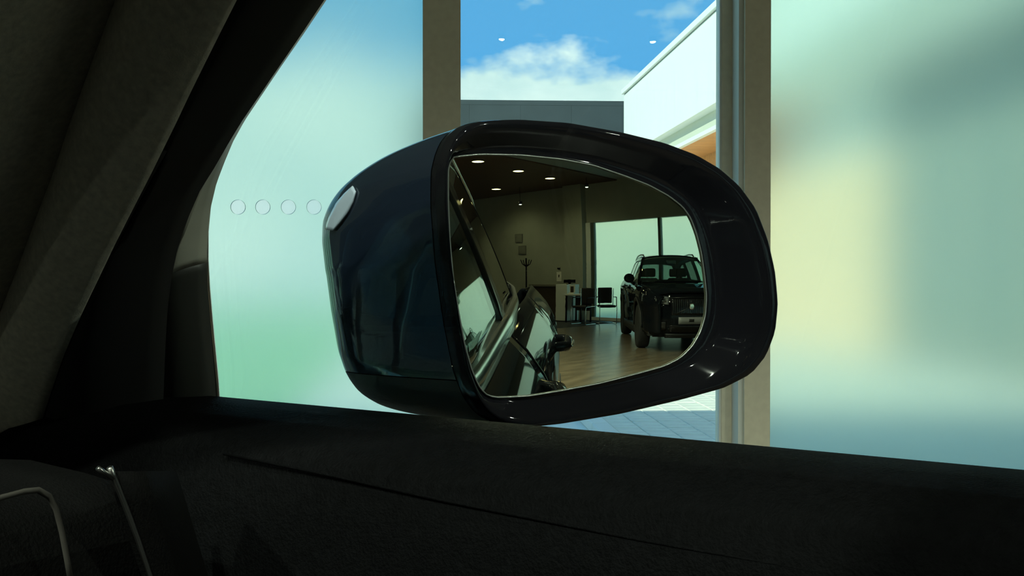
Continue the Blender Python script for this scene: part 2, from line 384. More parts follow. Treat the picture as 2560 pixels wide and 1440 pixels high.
for k in range(8):
    y = 1.0 + k * 1.5
    p = box('shop_window', (1.2, 1.26, y, y + 1.42, 0.1, 3.8), M['shop_glass'], wg)
    box('window_post', (1.12, 1.3, y + 1.42, y + 1.5, 0, 3.87), M['aluminium'], wg)
# dark grey building across the forecourt
gb = empty('grey_building', W(0, 40.0, 0), FA); tag(gb, 'dark grey clad flat roofed building under the clouds', 'building')
box('core', (-0.3, 14, 0.15, 12, -0.03, 6.5), M['dark_cladding'], gb)
for k in range(9):
    for j in range(4):
        box('cladding_panel', (-0.4 + k * 1.6 + 0.002, -0.4 + (k + 1) * 1.6 - 0.002, 0, 0.16, j * 1.6 + 0.002, j * 1.6 + 1.597), M['dark_cladding'], gb)
box('parapet', (-0.41, 14.1, -0.005, 0.4, 6.4, 6.55), M['dark_cladding'], gb)

# ------------------------------------------------------------------ the cars
ip = np.interp
PLAN_Y = [-2.46, -2.40, -2.25, -1.9, -1.2, 0, 1.2, 1.6, 1.95, 2.12, 2.20, 2.26]
PLAN_X = [0.70, 0.80, 0.88, 0.935, 0.95, 0.95, 0.945, 0.93, 0.885, 0.82, 0.74, 0.60]
def plan(y): return ip(y, PLAN_Y, PLAN_X)
def base_x(y): return ip(y, [-2.2, -2.0, -1.5, -1.0, -0.5, 0, 0.5, 1.0], [0.64, 0.69, 0.765, 0.81, 0.832, 0.838, 0.832, 0.80])
def top_z(y): return ip(y, [-2.46, -2.3, -1.9, -1.3, -0.4, 0, 0.5, 0.95, 1.5, 2.0, 2.2, 2.26], [1.04, 1.13, 1.15, 1.125, 1.092, 1.068, 1.055, 1.06, 1.035, 0.98, 0.92, 0.88])
def body_x(y, z):
    zt = top_z(y); t = (z - 0.28) / (zt - 0.28); w = plan(y)
    m = ip(t, [0, 0.08, 0.3, 0.42, 0.62, 0.78, 0.84, 0.92, 0.97, 1.0], [0.93, 0.965, 0.975, 0.972, 0.99, 1.0, 0.995, 0.955, 0.91, 0.88])
    return m * w
def glass_x(y, z): return base_x(y) - SLOPE * (z - 1.12) - 0.2 * (z - 1.12) ** 2
WHEELS = ((1.30, 0.37), (-1.57, 0.37))
def bottom_z(y):
    zb = 0.30
    for wy, r in WHEELS:
        ra = r + 0.055
        if abs(y - wy) < ra: zb = max(zb, 0.37 + math.sqrt(ra * ra - (y - wy) ** 2))
    return zb
def dlo_top(y): return ip(y, [-2.0, -1.9, -1.6, -1.2, -0.6, 0.0, 0.12], [1.27, 1.33, 1.43, 1.48, 1.51, 1.50, 1.49])
def a_line(y): return 1.125 + (0.66 - y) * 0.676
def side_patch(name, y0, y1, lo, hi, fx, m, car, sgn, ny=24, nz=12, th=0.012, inset=0.0, smooth=True):
    rows = []
    for i in range(ny + 1):
        y = y0 + (y1 - y0) * i / ny; a, b_ = lo(y), hi(y); r = []
        for j in range(nz + 1):
            z = a + (b_ - a) * j / nz; r.append((sgn * (fx(y, z) - inset), y, z))
        rows.append(r)
    V, Fc = grid(rows)
    if (y1 < y0) != (sgn > 0): Fc = [f_[::-1] for f_ in Fc]
    o = mesh(name, V, Fc, m, car, smooth)
    return solid(o, th, -1.0)
def ruled(name, A, B, m, car, n=20, k=4, th=0.02, bulge=None, smooth=True):
    A = resample(A, n); B = resample(B, n); rows = []
    for i in range(n):
        r = []
        for j in range(k + 1):
            t = j / k; p = A[i] * (1 - t) + B[i] * t
            if bulge is not None: p = p + np.array(bulge) * math.sin(math.pi * t)
            r.append(tuple(p))
        rows.append(r)
    o = mesh(name, *grid(rows), m, car, smooth)
    return solid(o, th, 0.0)

def wheel(car, x, y, sgn):
    w = empty('wheel', (x, y, 0.37)); w.parent = car
    if sgn < 0: w.rotation_euler = (0, 0, math.pi)
    lathe('tyre', [(0.25, -0.115), (0.34, -0.12), (0.362, -0.10), (0.37, -0.06), (0.37, 0.06), (0.362, 0.10), (0.34, 0.12), (0.25, 0.115)], M['tyre'], w, 40)
    lathe('rim', [(0.255, -0.10), (0.255, 0.10), (0.245, 0.112), (0.235, 0.10), (0.23, 0.02), (0.06, 0.03), (0.05, 0.06), (0.0, 0.065)], M['rim'], w, 40)
    for k in range(5):
        a = k * 2 * math.pi / 5; V = []
        for r, hw, h in ((0.04, 0.03, 0.07), (0.15, 0.025, 0.085), (0.245, 0.035, 0.10)):
            for sx_ in (-1, 1):
                c = Vector((0, math.cos(a), math.sin(a))); p = Vector((0, -math.sin(a), math.cos(a)))
                q = c * r + p * hw * sx_; V.append((h, q.y, q.z)); V.append((h - 0.03, q.y, q.z))
        Fc = []
        for i in range(2):
            b0 = i * 4
            Fc += [[b0, b0 + 2, b0 + 6, b0 + 4], [b0 + 1, b0 + 5, b0 + 7, b0 + 3], [b0, b0 + 4, b0 + 5, b0 + 1], [b0 + 2, b0 + 3, b0 + 7, b0 + 6]]
        mesh('spoke', V, Fc, M['rim'], w, recalc=True)
    return w

def seat(car, x, y):
    s_ = empty('seat', (x, y, 0)); s_.parent = car
    rows = []
    for z, w, d0, d1 in ((0.55, 0.25, 0.0, 0.16), (0.75, 0.27, -0.04, 0.13), (1.0, 0.25, -0.09, 0.06), (1.13, 0.19, -0.12, 0.0), (1.17, 0.15, -0.12, -0.02)):
        r = []
        for k in range(16):
            a = k * math.pi / 8; cx, cy = math.cos(a), math.sin(a)
            r.append((w * math.copysign(abs(cx) ** 0.5, cx), (d0 + d1) / 2 + (d1 - d0) / 2 * math.copysign(abs(cy) ** 0.6, cy), z))
        rows.append(r + [r[0]])
    V, Fc = grid(rows); n = len(V); Fc.append([64 + 4 + k for k in range(16)])
    mesh('seat_back', V, Fc, M['seat'], s_, True, True)
    o = box('seat_cushion', (-0.25, 0.25, 0.05, 0.55, 0.38, 0.55), M['seat'], s_, 0.04)
    hr = box('headrest', (-0.13, 0.13, -0.15, -0.06, 1.19, 1.36), M['seat'], s_, 0.035)
    for k in (-1, 1): tube('headrest_post', [(k * 0.05, -0.105, 1.12), (k * 0.05, -0.105, 1.22)], 0.006, M['satin_metal'], s_, 6)
    return s_

def make_suv(car, own):
    paint = M['paint']
    G = 0.004
    for sgn in (1, -1):
        sd_ = lambda nm, y0, y1, **kw: side_patch(nm, y0, y1, bottom_z, top_z, body_x, paint, car, sgn, **kw)
        sd_('front_fender', 2.26, 0.60 + G, ny=60, nz=16)
        fd = sd_('front_door', 0.60 - G, -0.42 + G, ny=20, nz=18)
        rd = sd_('rear_door', -0.42 - G, -1.33 + G, ny=30, nz=18)
        sd_('rear_quarter', -1.33 - G, -2.46, ny=50, nz=16)
        side_patch('sill_cladding', 0.86, -1.13, lambda y: 0.22, lambda y: 0.36, lambda y, z: body_x(y, 0.33) + 0.006, M['cladding'], car, sgn, ny=10, nz=2, th=0.05)
        for wy, r in WHEELS:                # wheel arch trims
            A, B = [], []
            for i in range(25):
                a = math.pi * i / 24; c, s_ = math.cos(a), math.sin(a)
                zb, zt = 0.37 + 0.42 * s_, 0.37 + 0.48 * s_
                A.append((sgn * (body_x(wy + 0.42 * c, max(zb, 0.31)) + 0.004), wy + 0.42 * c, zb))
                B.append((sgn * (body_x(wy + 0.48 * c, max(zt, 0.31)) + 0.012), wy + 0.48 * c, zt))
            ruled('wheel_arch', A, B, M['cladding'], car, 25, 2, 0.02)
            wheel(car, sgn * 0.80, wy, sgn)
            V, Fc = [], []
            for i in range(25):
                a = math.pi * i / 24; V += [(sgn * 0.45, wy + 0.43 * math.cos(a), 0.37 + 0.43 * math.sin(a)), (sgn * 0.9, wy + 0.43 * math.cos(a), 0.37 + 0.43 * math.sin(a))]
            Fc = [[2 * i, 2 * i + 1, 2 * i + 3, 2 * i + 2] for i in range(24)]
            mesh('arch_liner', V, Fc, M['rubber'], car)
        for (y, nm, dd) in ((-0.22, 'door_handle', fd), (-1.12, 'door_handle', rd)):
            zc = 1.0; xb = lambda yy: body_x(yy, zc)
            h = tube(nm, [(sgn * (xb(y - 0.0) - 0.005), y + 0.13, zc), (sgn * (xb(y) + 0.030), y + 0.10, zc), (sgn * (xb(y) + 0.036), y, zc + 0.004), (sgn * (xb(y) + 0.030), y - 0.10, zc), (sgn * (xb(y) - 0.005), y - 0.13, zc)], [0.012, 0.014, 0.015, 0.014, 0.012], M['paint'], dd, 10)
            tube('handle_strip', [(sgn * (xb(y) + 0.046), y + 0.09, zc), (sgn * (xb(y) + 0.051), y, zc + 0.004), (sgn * (xb(y) + 0.046), y - 0.09, zc)], 0.004, M['chrome'], dd, 6)
        # glazing and the frames round it
        gx = glass_x
        lo = lambda y: top_z(y) + 0.004
        fw = side_patch('front_door_glass', 0.655, -0.365, lo, lambda y: max(lo(y) + 0.003, min(dlo_top(y), a_line(y))), gx, M['car_glass'], car, sgn, ny=30, th=0.004)
        side_patch('rear_door_glass', -0.465, -1.215, lo, dlo_top, gx, M['door_glass'], car, sgn, th=0.004)
        side_patch('quarter_glass', -1.305, -1.86, lo, dlo_top, gx, M['door_glass'], car, sgn, th=0.004)
        side_patch('b_pillar', -0.36, -0.47, lo, lambda y: dlo_top(y) + 0.01, lambda y, z: gx(y, z) + 0.003, M['black_gloss'], car, sgn, ny=2, th=0.05)
        side_patch('c_pillar', -1.21, -1.31, lo, lambda y: dlo_top(y) + 0.01, lambda y, z: gx(y, z) + 0.003, M['black_gloss'], car, sgn, ny=2, th=0.05)
        roof_edge = lambda y: ip(y, [-2.15, -1.9, -1.2, -0.6, 0.0], [1.47, 1.515, 1.565, 1.58, 1.555])
        side_patch('d_pillar', -1.85, -2.2, lo, lambda y: max(roof_edge(y), lo(y) + 0.02), gx, paint, car, sgn, th=0.03)
        side_patch('cant_rail', 0.10, -1.86, lambda y: min(dlo_top(y), a_line(y)) if y < 0.13 else 1.48, roof_edge, lambda y, z: gx(y, z) + 0.004, paint, car, sgn, nz=4, th=0.03)
        A = [(sgn * (0.79 + 0.02), 0.82, 1.10), (sgn * 0.60, 0.0, 1.558)]
        B = [(sgn * (gx(yy, min(1.5, a_line(yy))) + 0.004), yy, a_line(yy)) for yy in (0.70, 0.55, 0.4, 0.25, 0.12)]
        ruled('a_pillar', A, B, paint, car, 12, 3, 0.03)
        # bright strip along the belt, dark seal above
        pts = [(sgn * (base_x(y) + 0.012), y, top_z(y) + 0.002) for y in np.linspace(0.62, -1.86, 30)]
        rows = [[(p[0] - sgn * 0.012, p[1], p[2] + 0.014), (p[0] + sgn * 0.002, p[1], p[2] + 0.011), (p[0] + sgn * 0.010, p[1], p[2] - 0.014), (p[0] + sgn * 0.002, p[1], p[2] - 0.022)] for p in pts]
        o = mesh('belt_strip', *grid(rows), M['chrome'], car, True); solid(o, 0.004, 0.0)
        pts = [(sgn * (gx(y, dlo_top(y)) + 0.006), y, dlo_top(y) + 0.004) for y in np.linspace(0.12, -1.86, 24)]
        tube('window_strip', pts, 0.006, M['chrome'], car, 6)
        # roof rail
        pts = [(sgn * (0.585 - 0.06 * max(0, -1.0 - y)), y, roof_edge(y) + (0.045 if -1.75 < y < -0.15 else 0.012)) for y in np.linspace(-0.05, -1.85, 16)]
        tube('roof_rail', pts, 0.015, M['satin_metal'], car, 8)
        if not own or sgn < 0:
            mh = lathe('door_mirror', [(0.0, -0.075), (0.045, -0.07), (0.075, -0.04), (0.085, 0.0), (0.083, 0.03), (0.07, 0.035), (0.0, 0.03)], M['paint'], car, 24, axis='z')
            mh.rotation_euler = (math.pi / 2, 0, 0); mh.location = (sgn * 0.985, 0.42, 1.17); mh.scale = (1.35, 1.0, 1.0)
            tube('mirror_foot', [(sgn * 0.86, 0.46, 1.06), (sgn * 0.93, 0.45, 1.10), (sgn * 0.98, 0.43, 1.12)], [0.03, 0.022, 0.02], M['black_satin'], car, 8)
    # bonnet
    rows = []
    for i in range(25):
        y = 0.92 + (2.20 - 0.92) * i / 24; r = []
        for j in range(25):
            u = -1 + 2 * j / 24; xe = 0.88 * plan(y) * 0.985
            crown = 0.045 * (1 - abs(u) ** 2.5) + 0.012 * max(0, 1 - ((abs(u) - 0.6) / 0.15) ** 2)
            yy = y + (0.10 * (1 - u * u) if i == 0 else 0.06 * (1 - u * u) * (i / 24))
            r.append((xe * u, yy, top_z(y) + crown * (1 - 0.3 * (i / 24))))
        rows.append(r)
    o = mesh('bonnet', *grid(rows), paint, car, True, True); solid(o, 0.015, -1)
    # nose: bumper skin with the grille opening, lamps, plate
    def nose_y(x, z): 
        w = ip(z, [0.25, 0.4, 0.55, 0.75, 0.93], [2.22, 2.285, 2.295, 2.27, 2.22]); return w - 0.10 * (abs(x) / 0.66) ** 2.5
    def nose_patch(nm, x0, x1, z0, z1, m, proud=0.0, nx=16, nz=8, th=0.02, par=None):
        rows = []
        for i in range(nz + 1):
            z = z0 + (z1 - z0) * i / nz; rows.append([(x0 + (x1 - x0) * j / nx, nose_y(x0 + (x1 - x0) * j / nx, z) + proud, z) for j in range(nx + 1)])
        o = mesh(nm, *grid(rows), m, par or car, True); solid(o, th, 0.0); return o
    nose_patch('front_bumper', -0.72, 0.72, 0.25, 0.94, paint, nx=30, nz=16)
    gr = nose_patch('grille', -0.40, 0.40, 0.60, 0.86, M['black_gloss'], 0.015)
    for k in range(-9, 10): box('grille_bar', (k * 0.04 - 0.006, k * 0.04 + 0.006, nose_y(k * 0.04, 0.73) + 0.02, nose_y(k * 0.04, 0.73) + 0.045, 0.62, 0.84), M['rim'], gr)
    tube('grille_surround', [(-0.40, nose_y(-0.4, 0.86) + 0.02, 0.86), (0, nose_y(0, 0.87) + 0.02, 0.87), (0.40, nose_y(0.4, 0.86) + 0.02, 0.86), (0.38, nose_y(0.38, 0.6) + 0.02, 0.60), (0, nose_y(0, 0.59) + 0.02, 0.59), (-0.38, nose_y(0.38, 0.6) + 0.02, 0.60), (-0.40, nose_y(-0.4, 0.86) + 0.02, 0.86)], 0.009, M['rim'], gr, 6)
    bd = lathe('badge', [(0.035, 0.0), (0.05, 0.0), (0.055, 0.012), (0.035, 0.014)], M['chrome'], gr, 20, axis='z'); bd.rotation_euler = (-math.pi / 2, 0, 0); bd.location = (0, nose_y(0, 0.73) + 0.045, 0.73)
    tube('badge_bar', [(-0.30, nose_y(0.3, 0.62) + 0.05, 0.62), (0.30, nose_y(0.3, 0.84) + 0.05, 0.84)], 0.007, M['rim'], gr, 6)
    for sgn in (1, -1):
        A, B = [], []
        for i in range(14):
            u = i / 13; y = 2.235 - 0.40 * u ** 1.4; x = 0.44 + (plan(y) * 0.995 - 0.44) * u ** 0.75
            A.append((sgn * (x + 0.008), y + 0.035 * (1 - u), 0.755 + 0.045 * u)); B.append((sgn * (x - 0.006), y + 0.012 * (1 - u) - 0.01, 0.875 + 0.045 * u))
        hl = ruled('headlamp', A, B, M['lamp_lens'], car, 14, 4, 0.03)
        tube('lamp_bar', [(sgn * 0.50, 2.262, 0.815), (sgn * 0.62, 2.235, 0.817), (sgn * 0.72, 2.19, 0.822)], 0.009, M['chrome'], hl, 6)
        tube('lamp_bar', [(sgn * 0.68, 2.215, 0.775), (sgn * 0.685, 2.21, 0.86)], 0.008, M['chrome'], hl, 6)
        nose_patch('fog_recess', sgn * 0.48, sgn * 0.66, 0.36, 0.50, M['black_gloss'], 0.012, 6, 4)
    nose_patch('lower_intake', -0.42, 0.42, 0.33, 0.44, M['black_gloss'], 0.012)
    nose_patch('skid_plate', -0.50, 0.50, 0.235, 0.30, M['rim'], 0.012, nz=3)
    pl = nose_patch('number_plate', -0.26, 0.26, 0.455, 0.565, M['plate'], 0.035, 8, 2, 0.01)
    nose_patch('plate_mark', -0.055, 0.045, 0.49, 0.535, M['rubber'], 0.043, 4, 1, 0.004, par=pl)
    # windscreen, roof, tail
    def ws(u, v): 
        x = (0.79 * (1 - v) + 0.60 * v) * u; y = (1.0 - 0.18 * u * u) * (1 - v) + (0.10 - 0.10 * u * u) * v; z = 1.105 * (1 - v) + (1.59 - 0.032 * u * u) * v + 0.03 * math.sin(math.pi * v); return (x, y, z)
    o = mesh('windscreen', *grid([[ws(-1 + 2 * j / 24, i / 16) for j in range(25)] for i in range(17)]), M['car_glass'], car, True); solid(o, 0.005, 0.0)
    rz = lambda y: ip(y, [-2.15, -1.9, -1.2, -0.6, 0.10], [1.50, 1.545, 1.61, 1.625, 1.59])
    rx = lambda y: ip(y, [-2.15, -1.9, -1.2, -0.6, 0.0, 0.1], [0.52, 0.545, 0.60, 0.618, 0.605, 0.60])
    rows = []
    for i in range(25):
        v = i / 24; r = []
        for j in range(21):
            u = -1 + 2 * j / 20; y = (0.10 - 0.10 * u * u) * (1 - v) - 2.15 * v; r.append((rx(y) * u, y, rz(y) - 0.036 * u * u - 0.012 * u ** 8))
        rows.append(r)
    o = mesh('roof_panel', *grid(rows), paint, car, True); solid(o, 0.01, 0.0)
    o = mesh('headliner', [(x * 0.97, y - 0.02, z - 0.03) for r in rows for (x, y, z) in r], grid(rows)[1], M['headliner'], car, True); solid(o, 0.01, 0.0)
    rows = [[((0.68 - 0.14 * v) * u, -2.40 + 0.27 * v - 0.05 * (1 - u * u), 1.13 + 0.35 * v) for u in np.linspace(-1, 1, 13)] for v in np.linspace(0, 1, 7)]
    o = mesh('rear_window', *grid(rows), M['door_glass'], car, True); solid(o, 0.005, 0.0)
    rows = [[(ip(z, [0.3, 0.6, 1.0, 1.13], [0.74, 0.78, 0.75, 0.69]) * u, -2.42 - 0.07 * (1 - u * u) * (1 if z < 1.0 else 0.6), z) for u in np.linspace(-1, 1, 13)] for z in np.linspace(0.3, 1.13, 10)]
    o = mesh('tailgate', *grid(rows), paint, car, True); solid(o, 0.015, 0.0)
    for sgn in (1, -1):
        A = [(sgn * 0.66, -2.455, 1.12), (sgn * 0.68, -2.465, 0.98), (sgn * 0.79, -2.40, 0.92)]; B = [(sgn * 0.70, -2.42, 1.10), (sgn * 0.74, -2.44, 0.98), (sgn * 0.80, -2.40, 0.90)]
        ruled('tail_lamp', A, B, mat('tail_red', (0.03, 0.002, 0.002), 0.1, coat=1.0), car, 8, 2, 0.02)
    box('floor_pan', (-0.80, 0.80, -2.35, 2.1, 0.26, 0.33), M['rubber'], car)
    box('load_floor', (-0.62, 0.62, -2.35, -1.0, 0.70, 0.74), M['seat'], car)
    # cabin furniture
    prof = [(0.47, 0.62), (0.42, 0.80), (0.405, 1.0), (0.41, 1.075), (0.43, 1.097), (0.48, 1.10), (0.70, 1.085), (0.96, 1.075), (0.97, 0.6)]
    V, Fc = [], []
    for x in (-0.70, 0.70): V += [(x, y, z) for (y, z) in prof]
    n = len(prof)
    for i in range(n): Fc.append([i, (i + 1) % n, n + (i + 1) % n, n + i])
    Fc += [list(range(n))[::-1], list(range(n, 2 * n))]
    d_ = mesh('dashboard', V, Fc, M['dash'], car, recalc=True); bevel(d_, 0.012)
    lathe_o = lathe('steering_wheel', [(0.165, -0.012), (0.178, -0.014), (0.19, 0.0), (0.178, 0.014), (0.165, 0.012), (0.165, -0.012)], M['seat'], car, 32, axis='z')
    lathe_o.location = (-0.38, 0.28, 0.98); lathe_o.rotation_euler = (math.radians(65), 0, 0)
    tube('steering_column', [(-0.38, 0.28, 0.98), (-0.38, 0.45, 0.88)], 0.04, M['seat'], car)
    for x in (-0.38, 0.38): seat(car, x, -0.42)
    for x in (-0.38, 0.38): seat(car, x, -1.28)
    rv = box('rear_view_mirror', (-0.12, 0.12, 0.12, 0.15, 1.43, 1.50), M['black_gloss'], car, 0.012)
    return car

own = empty('car', Vector(CAR_O), CAR_RZ)
tag(own, 'dark car the photo is taken from, with black door trim and wing mirror', 'car')
make_suv(own, True)
S2 = np.array([10.18, -4.40, 0]) + RGT * 0.80 - FWD * 1.3
suv = empty('car', Vector(S2), CAR_RZ)
tag(suv, 'black SUV parked head on in the showroom, seen in the wing mirror', 'car')
make_suv(suv, False)

# ---- cabin trim round the side window (car coordinates)
def line_on(pts, xi): return [tuple(on_side(px, py, x)) for (px, py), x in zip(pts, xi if isinstance(xi, (list, tuple)) else [xi] * len(pts))]
win = [(1020, -340), (905, -165), (795, 0), (745, 75), (690, 155), (640, 230), (600, 290), (570, 345), (550, 395), (530, 450), (517, 510), (511, 580), (511, 650), (515, 720), (522, 800), (530, 880), (537, 950), (541, 1010), (545, 1060)]
b1 = [(1020, -340), (905, -165), (794, 0), (744, 75), (689, 155), (638, 230), (597, 290), (564, 345), (530, 405), (495, 460), (465, 530), (440, 600), (425, 680), (417, 750), (413, 820), (411, 880), (409, 950), (408, 1010), (408, 1060)]
b2 = [(765, -340), (675, -165), (590, 0), (552, 75), (512, 155), (475, 230), (443, 298), (412, 360), (385, 415), (354, 475), (323, 535), (290, 600), (252, 680), (218, 750), (187, 820), (162, 880), (138, 950), (118, 1010), (100, 1070)]
b3 = [(430, -340), (365, -165), (300, 0), (270, 80), (240, 160), (215, 230), (190, 300), (168, 365), (150, 420), (128, 480), (105, 540), (80, 610), (50, 690), (22, 760), (-5, 830), (-30, 890), (-50, 960), (-70, 1020), (-90, 1080)]
b4 = [(x - 560, y + 20) for x, y in b3]
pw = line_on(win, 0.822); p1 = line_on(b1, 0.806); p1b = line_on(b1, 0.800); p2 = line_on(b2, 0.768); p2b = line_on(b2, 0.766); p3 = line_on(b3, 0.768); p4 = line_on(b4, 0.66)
def to_roof(P, inset):                     # carry each trim line on up to the roof lining
    a, b_ = np.array(P[1]), np.array(P[0]); d = (b_ - a) / np.linalg.norm(b_ - a); up = []
    for z in (1.50, 1.45, 1.40):
        q = b_ + d * max(0.0, (z - b_[2]) / d[2]); q[0] = min(q[0], glass_x(min(q[1], 1.0), z) - inset); up.append(tuple(q))
    return up + list(P)
p2, p1b, p2b, p3, p4 = to_roof(p2, 0.045), to_roof(p1b, 0.02), to_roof(p2b, 0.047), to_roof(p3, 0.05), to_roof(p4, 0.10)
ruled('window_frame', p1[:13], pw[:13], M['frame_grey'], own, 60, 5, 0.006, bulge=(-0.004, 0, 0))
ruled('frame_shaded_end', p1[12:], pw[12:], mat('frame_shade_dark', (0.045, 0.047, 0.042), 0.5), own, 24, 5, 0.006, bulge=(-0.004, 0, 0))  # lower end of the window frame, its shade put into a darker colour
tube('window_seal', pw[7:], 0.0022, M['satin_metal'], own, 6)
ruled('pillar_seal', p2, p1b, M['rubber'], own, 80, 8, 0.006, bulge=(-0.012, 0, 0))
ruled('pillar_trim', p3, p2b, M['pillar_grey'], own, 80, 10, 0.006, bulge=(-0.014, -0.004, 0))
ruled('pillar_trim', p4, p3, M['pillar_grey'], own, 80, 10, 0.006, bulge=(-0.020, -0.004, 0))
# door card: a profile drawn along the car
prof = [(0.827, 1.06), (0.824, 1.108), (0.818, 1.1122), (0.800, 1.1112), (0.785, 1.1085), (0.772, 1.101), (0.765, 1.095), (0.760, 1.07), (0.752, 1.03), (0.745, 0.985), (0.744, 0.95), (0.748, 0.93), (0.735, 0.80), (0.70, 0.78), (0.66, 0.77), (0.655, 0.74), (0.70, 0.71), (0.72, 0.45)]
rows = [[(x, y, z + 0.0068 * (y - 0.52)) for (x, z) in prof] for y in np.linspace(0.80, -0.50, 14)]
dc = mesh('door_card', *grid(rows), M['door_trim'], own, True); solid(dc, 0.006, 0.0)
def on_x(px, py, x): d = car_ray(px, py); return EYE_C + d * ((x - EYE_C[0]) / d[0])
tube('door_seam', [tuple(on_x(px, py, 0.7605)) for px, py in ((560, 1135), (830, 1190), (1100, 1250), (1600, 1350), (2100, 1440))], 0.0007, M['door_trim'], dc, 6)
# bright edges of the dashboard end and the vertical air vent
def on_y(px, py, y): d = car_ray(px, py); return EYE_C + d * (y / d[1])
tube('dash_edge', [tuple(on_y(px, py, 0.398)) for px, py in ((-160, 1300), (-60, 1262), (0, 1245), (60, 1229), (95, 1225), (122, 1240), (140, 1272), (155, 1330), (168, 1400), (180, 1470))], [0.0012] * 10, mat('seam_grey', (0.06, 0.054, 0.048), 0.7, spec=0.2), own, 6)
vt = tube('vent_strip', [tuple(on_y(px, py, 0.39)) for px, py in ((274, 1168), (283, 1190), (312, 1262), (345, 1350), (378, 1450), (400, 1520))], [0.0013, 0.0011, 0.0011, 0.001, 0.001, 0.001], M['satin_metal'], own, 6)
tube('vent_tip', [tuple(on_y(px, py, 0.39)) for px, py in ((244, 1170), (258, 1180), (283, 1196))], 0.0010, M['satin_metal'], vt, 6)
a_, b_ = on_y(290, 1190, 0.395), on_y(420, 1520, 0.395)
rows = [[tuple(on_y(px, py, yy)) for px, yy in ((280 + (py - 1180) * 0.33, 0.392), (350 + (py - 1180) * 0.33, 0.40), (430 + (py - 1180) * 0.3, 0.43))] for py in (1180, 1260, 1350, 1450, 1540)]
o = mesh('vent_housing', *grid(rows), M['dash'], own, True); solid(o, 0.004, 0.0)

# ---- the wing mirror
RM = 1.4
dv = ray(1440, 690); VM = EYE + dv * (0.70 / dv[1])
NM = np.array([0.4514155, -0.89230727, 0.00343287]); NM /= np.linalg.norm(NM)
CM = VM - NM * RM
UM = np.cross([0, 0, 1], NM); UM /= np.linalg.norm(UM); VV = np.cross(NM, UM)
def on_sphere(px, py):
    d = ray(px, py); oc = EYE - CM; bb = oc @ d; t = -bb - math.sqrt(bb * bb - (oc @ oc - RM * RM)); return EYE + d * t
def on_mirror_plane(px, py, off): d = ray(px, py); return EYE + d * (((VM + NM * off - EYE) @ NM) / (d @ NM))
glass_px = [(1128, 393), (1200, 386), (1300, 388), (1400, 398), (1480, 413), (1560, 440), (1620, 463), (1670, 490), (1705, 517), (1725, 545), (1740, 585), (1752, 632), (1760, 690), (1765, 740), (1762, 790), (1750, 830), (1730, 865), (1700, 895), (1660, 915), (1600, 932), (1500, 958), (1400, 977), (1320, 990), (1240, 994), (1215, 988), (1197, 968), (1178, 925), (1160, 860), (1145, 780), (1131, 690), (1123, 600), (1119, 500), (1119, 420)]
rim_px = [(1124, 372), (1140, 338), (1165, 315), (1195, 304), (1250, 300), (1300, 299), (1420, 307), (1550, 330), (1660, 357), (1740, 387), (1800, 422), (1850, 466), (1890, 522), (1920, 600), (1938, 680), (1945, 760), (1938, 830), (1915, 890), (1878, 935), (1810, 970), (1700, 1000), (1550, 1035), (1400, 1060), (1320, 1068), (1262, 1060), (1222, 1036), (1192, 996), (1166, 925), (1142, 800), (1122, 660), (1111, 510), (1112, 420)]
NA = 160
def angle_sample(pts, cx, cy):
    P = resample(pts, 600, True); P = smooth_closed(P, 8); an = np.arctan2(-(P[:, 1] - cy), P[:, 0] - cx); o_ = np.argsort(an); an = an[o_]; P = P[o_]
    t = np.linspace(-math.pi, math.pi, NA, endpoint=False)
    ane = np.r_[an - 2 * math.pi, an, an + 2 * math.pi]; Pe = np.vstack([P, P, P])
    return np.stack([np.interp(t, ane, Pe[:, 0]), np.interp(t, ane, Pe[:, 1])], 1)
GC = (1440, 700)
gl = angle_sample(glass_px, *GC); rm = angle_sample(rim_px, *GC)
# silvered glass: a shallow dome of 1.4 m radius
V, Nr = [on_sphere(*GC)], []
NRG = 14
for i in range(1, NRG + 1):
    for p in gl: q = np.array(GC) + (p - np.array(GC)) * i / NRG; V.append(on_sphere(*q))
Fc = [[0, 1 + k, 1 + (k + 1) % NA] for k in range(NA)]
for i in range(NRG - 1):
    for k in range(NA): Fc.append([1 + i * NA + k, 1 + (i + 1) * NA + k, 1 + (i + 1) * NA + (k + 1) % NA, 1 + i * NA + (k + 1) % NA])
nf = len(V); nrm = [(v - CM) / RM for v in V]
rim0 = 1 + (NRG - 1) * NA
V += [V[rim0 + k] - nrm[rim0 + k] * 0.003 for k in range(NA)]; nrm += [nrm[rim0 + k] for k in range(NA)]
for k in range(NA): Fc.append([rim0 + k, nf + k, nf + (k + 1) % NA, rim0 + (k + 1) % NA])
dirc = lambda v: Vector((v @ RGT, v @ FWD, v[2]))
# housing shell: rings swept forward from the rim, shrinking to the nose
RIMOFF = 0.004
P0 = np.array([on_mirror_plane(*p, RIMOFF) for p in rm]); C0 = on_mirror_plane(1440, 690, RIMOFF)
lu = (P0 - C0) @ UM; lv = (P0 - C0) @ VV
rings = []
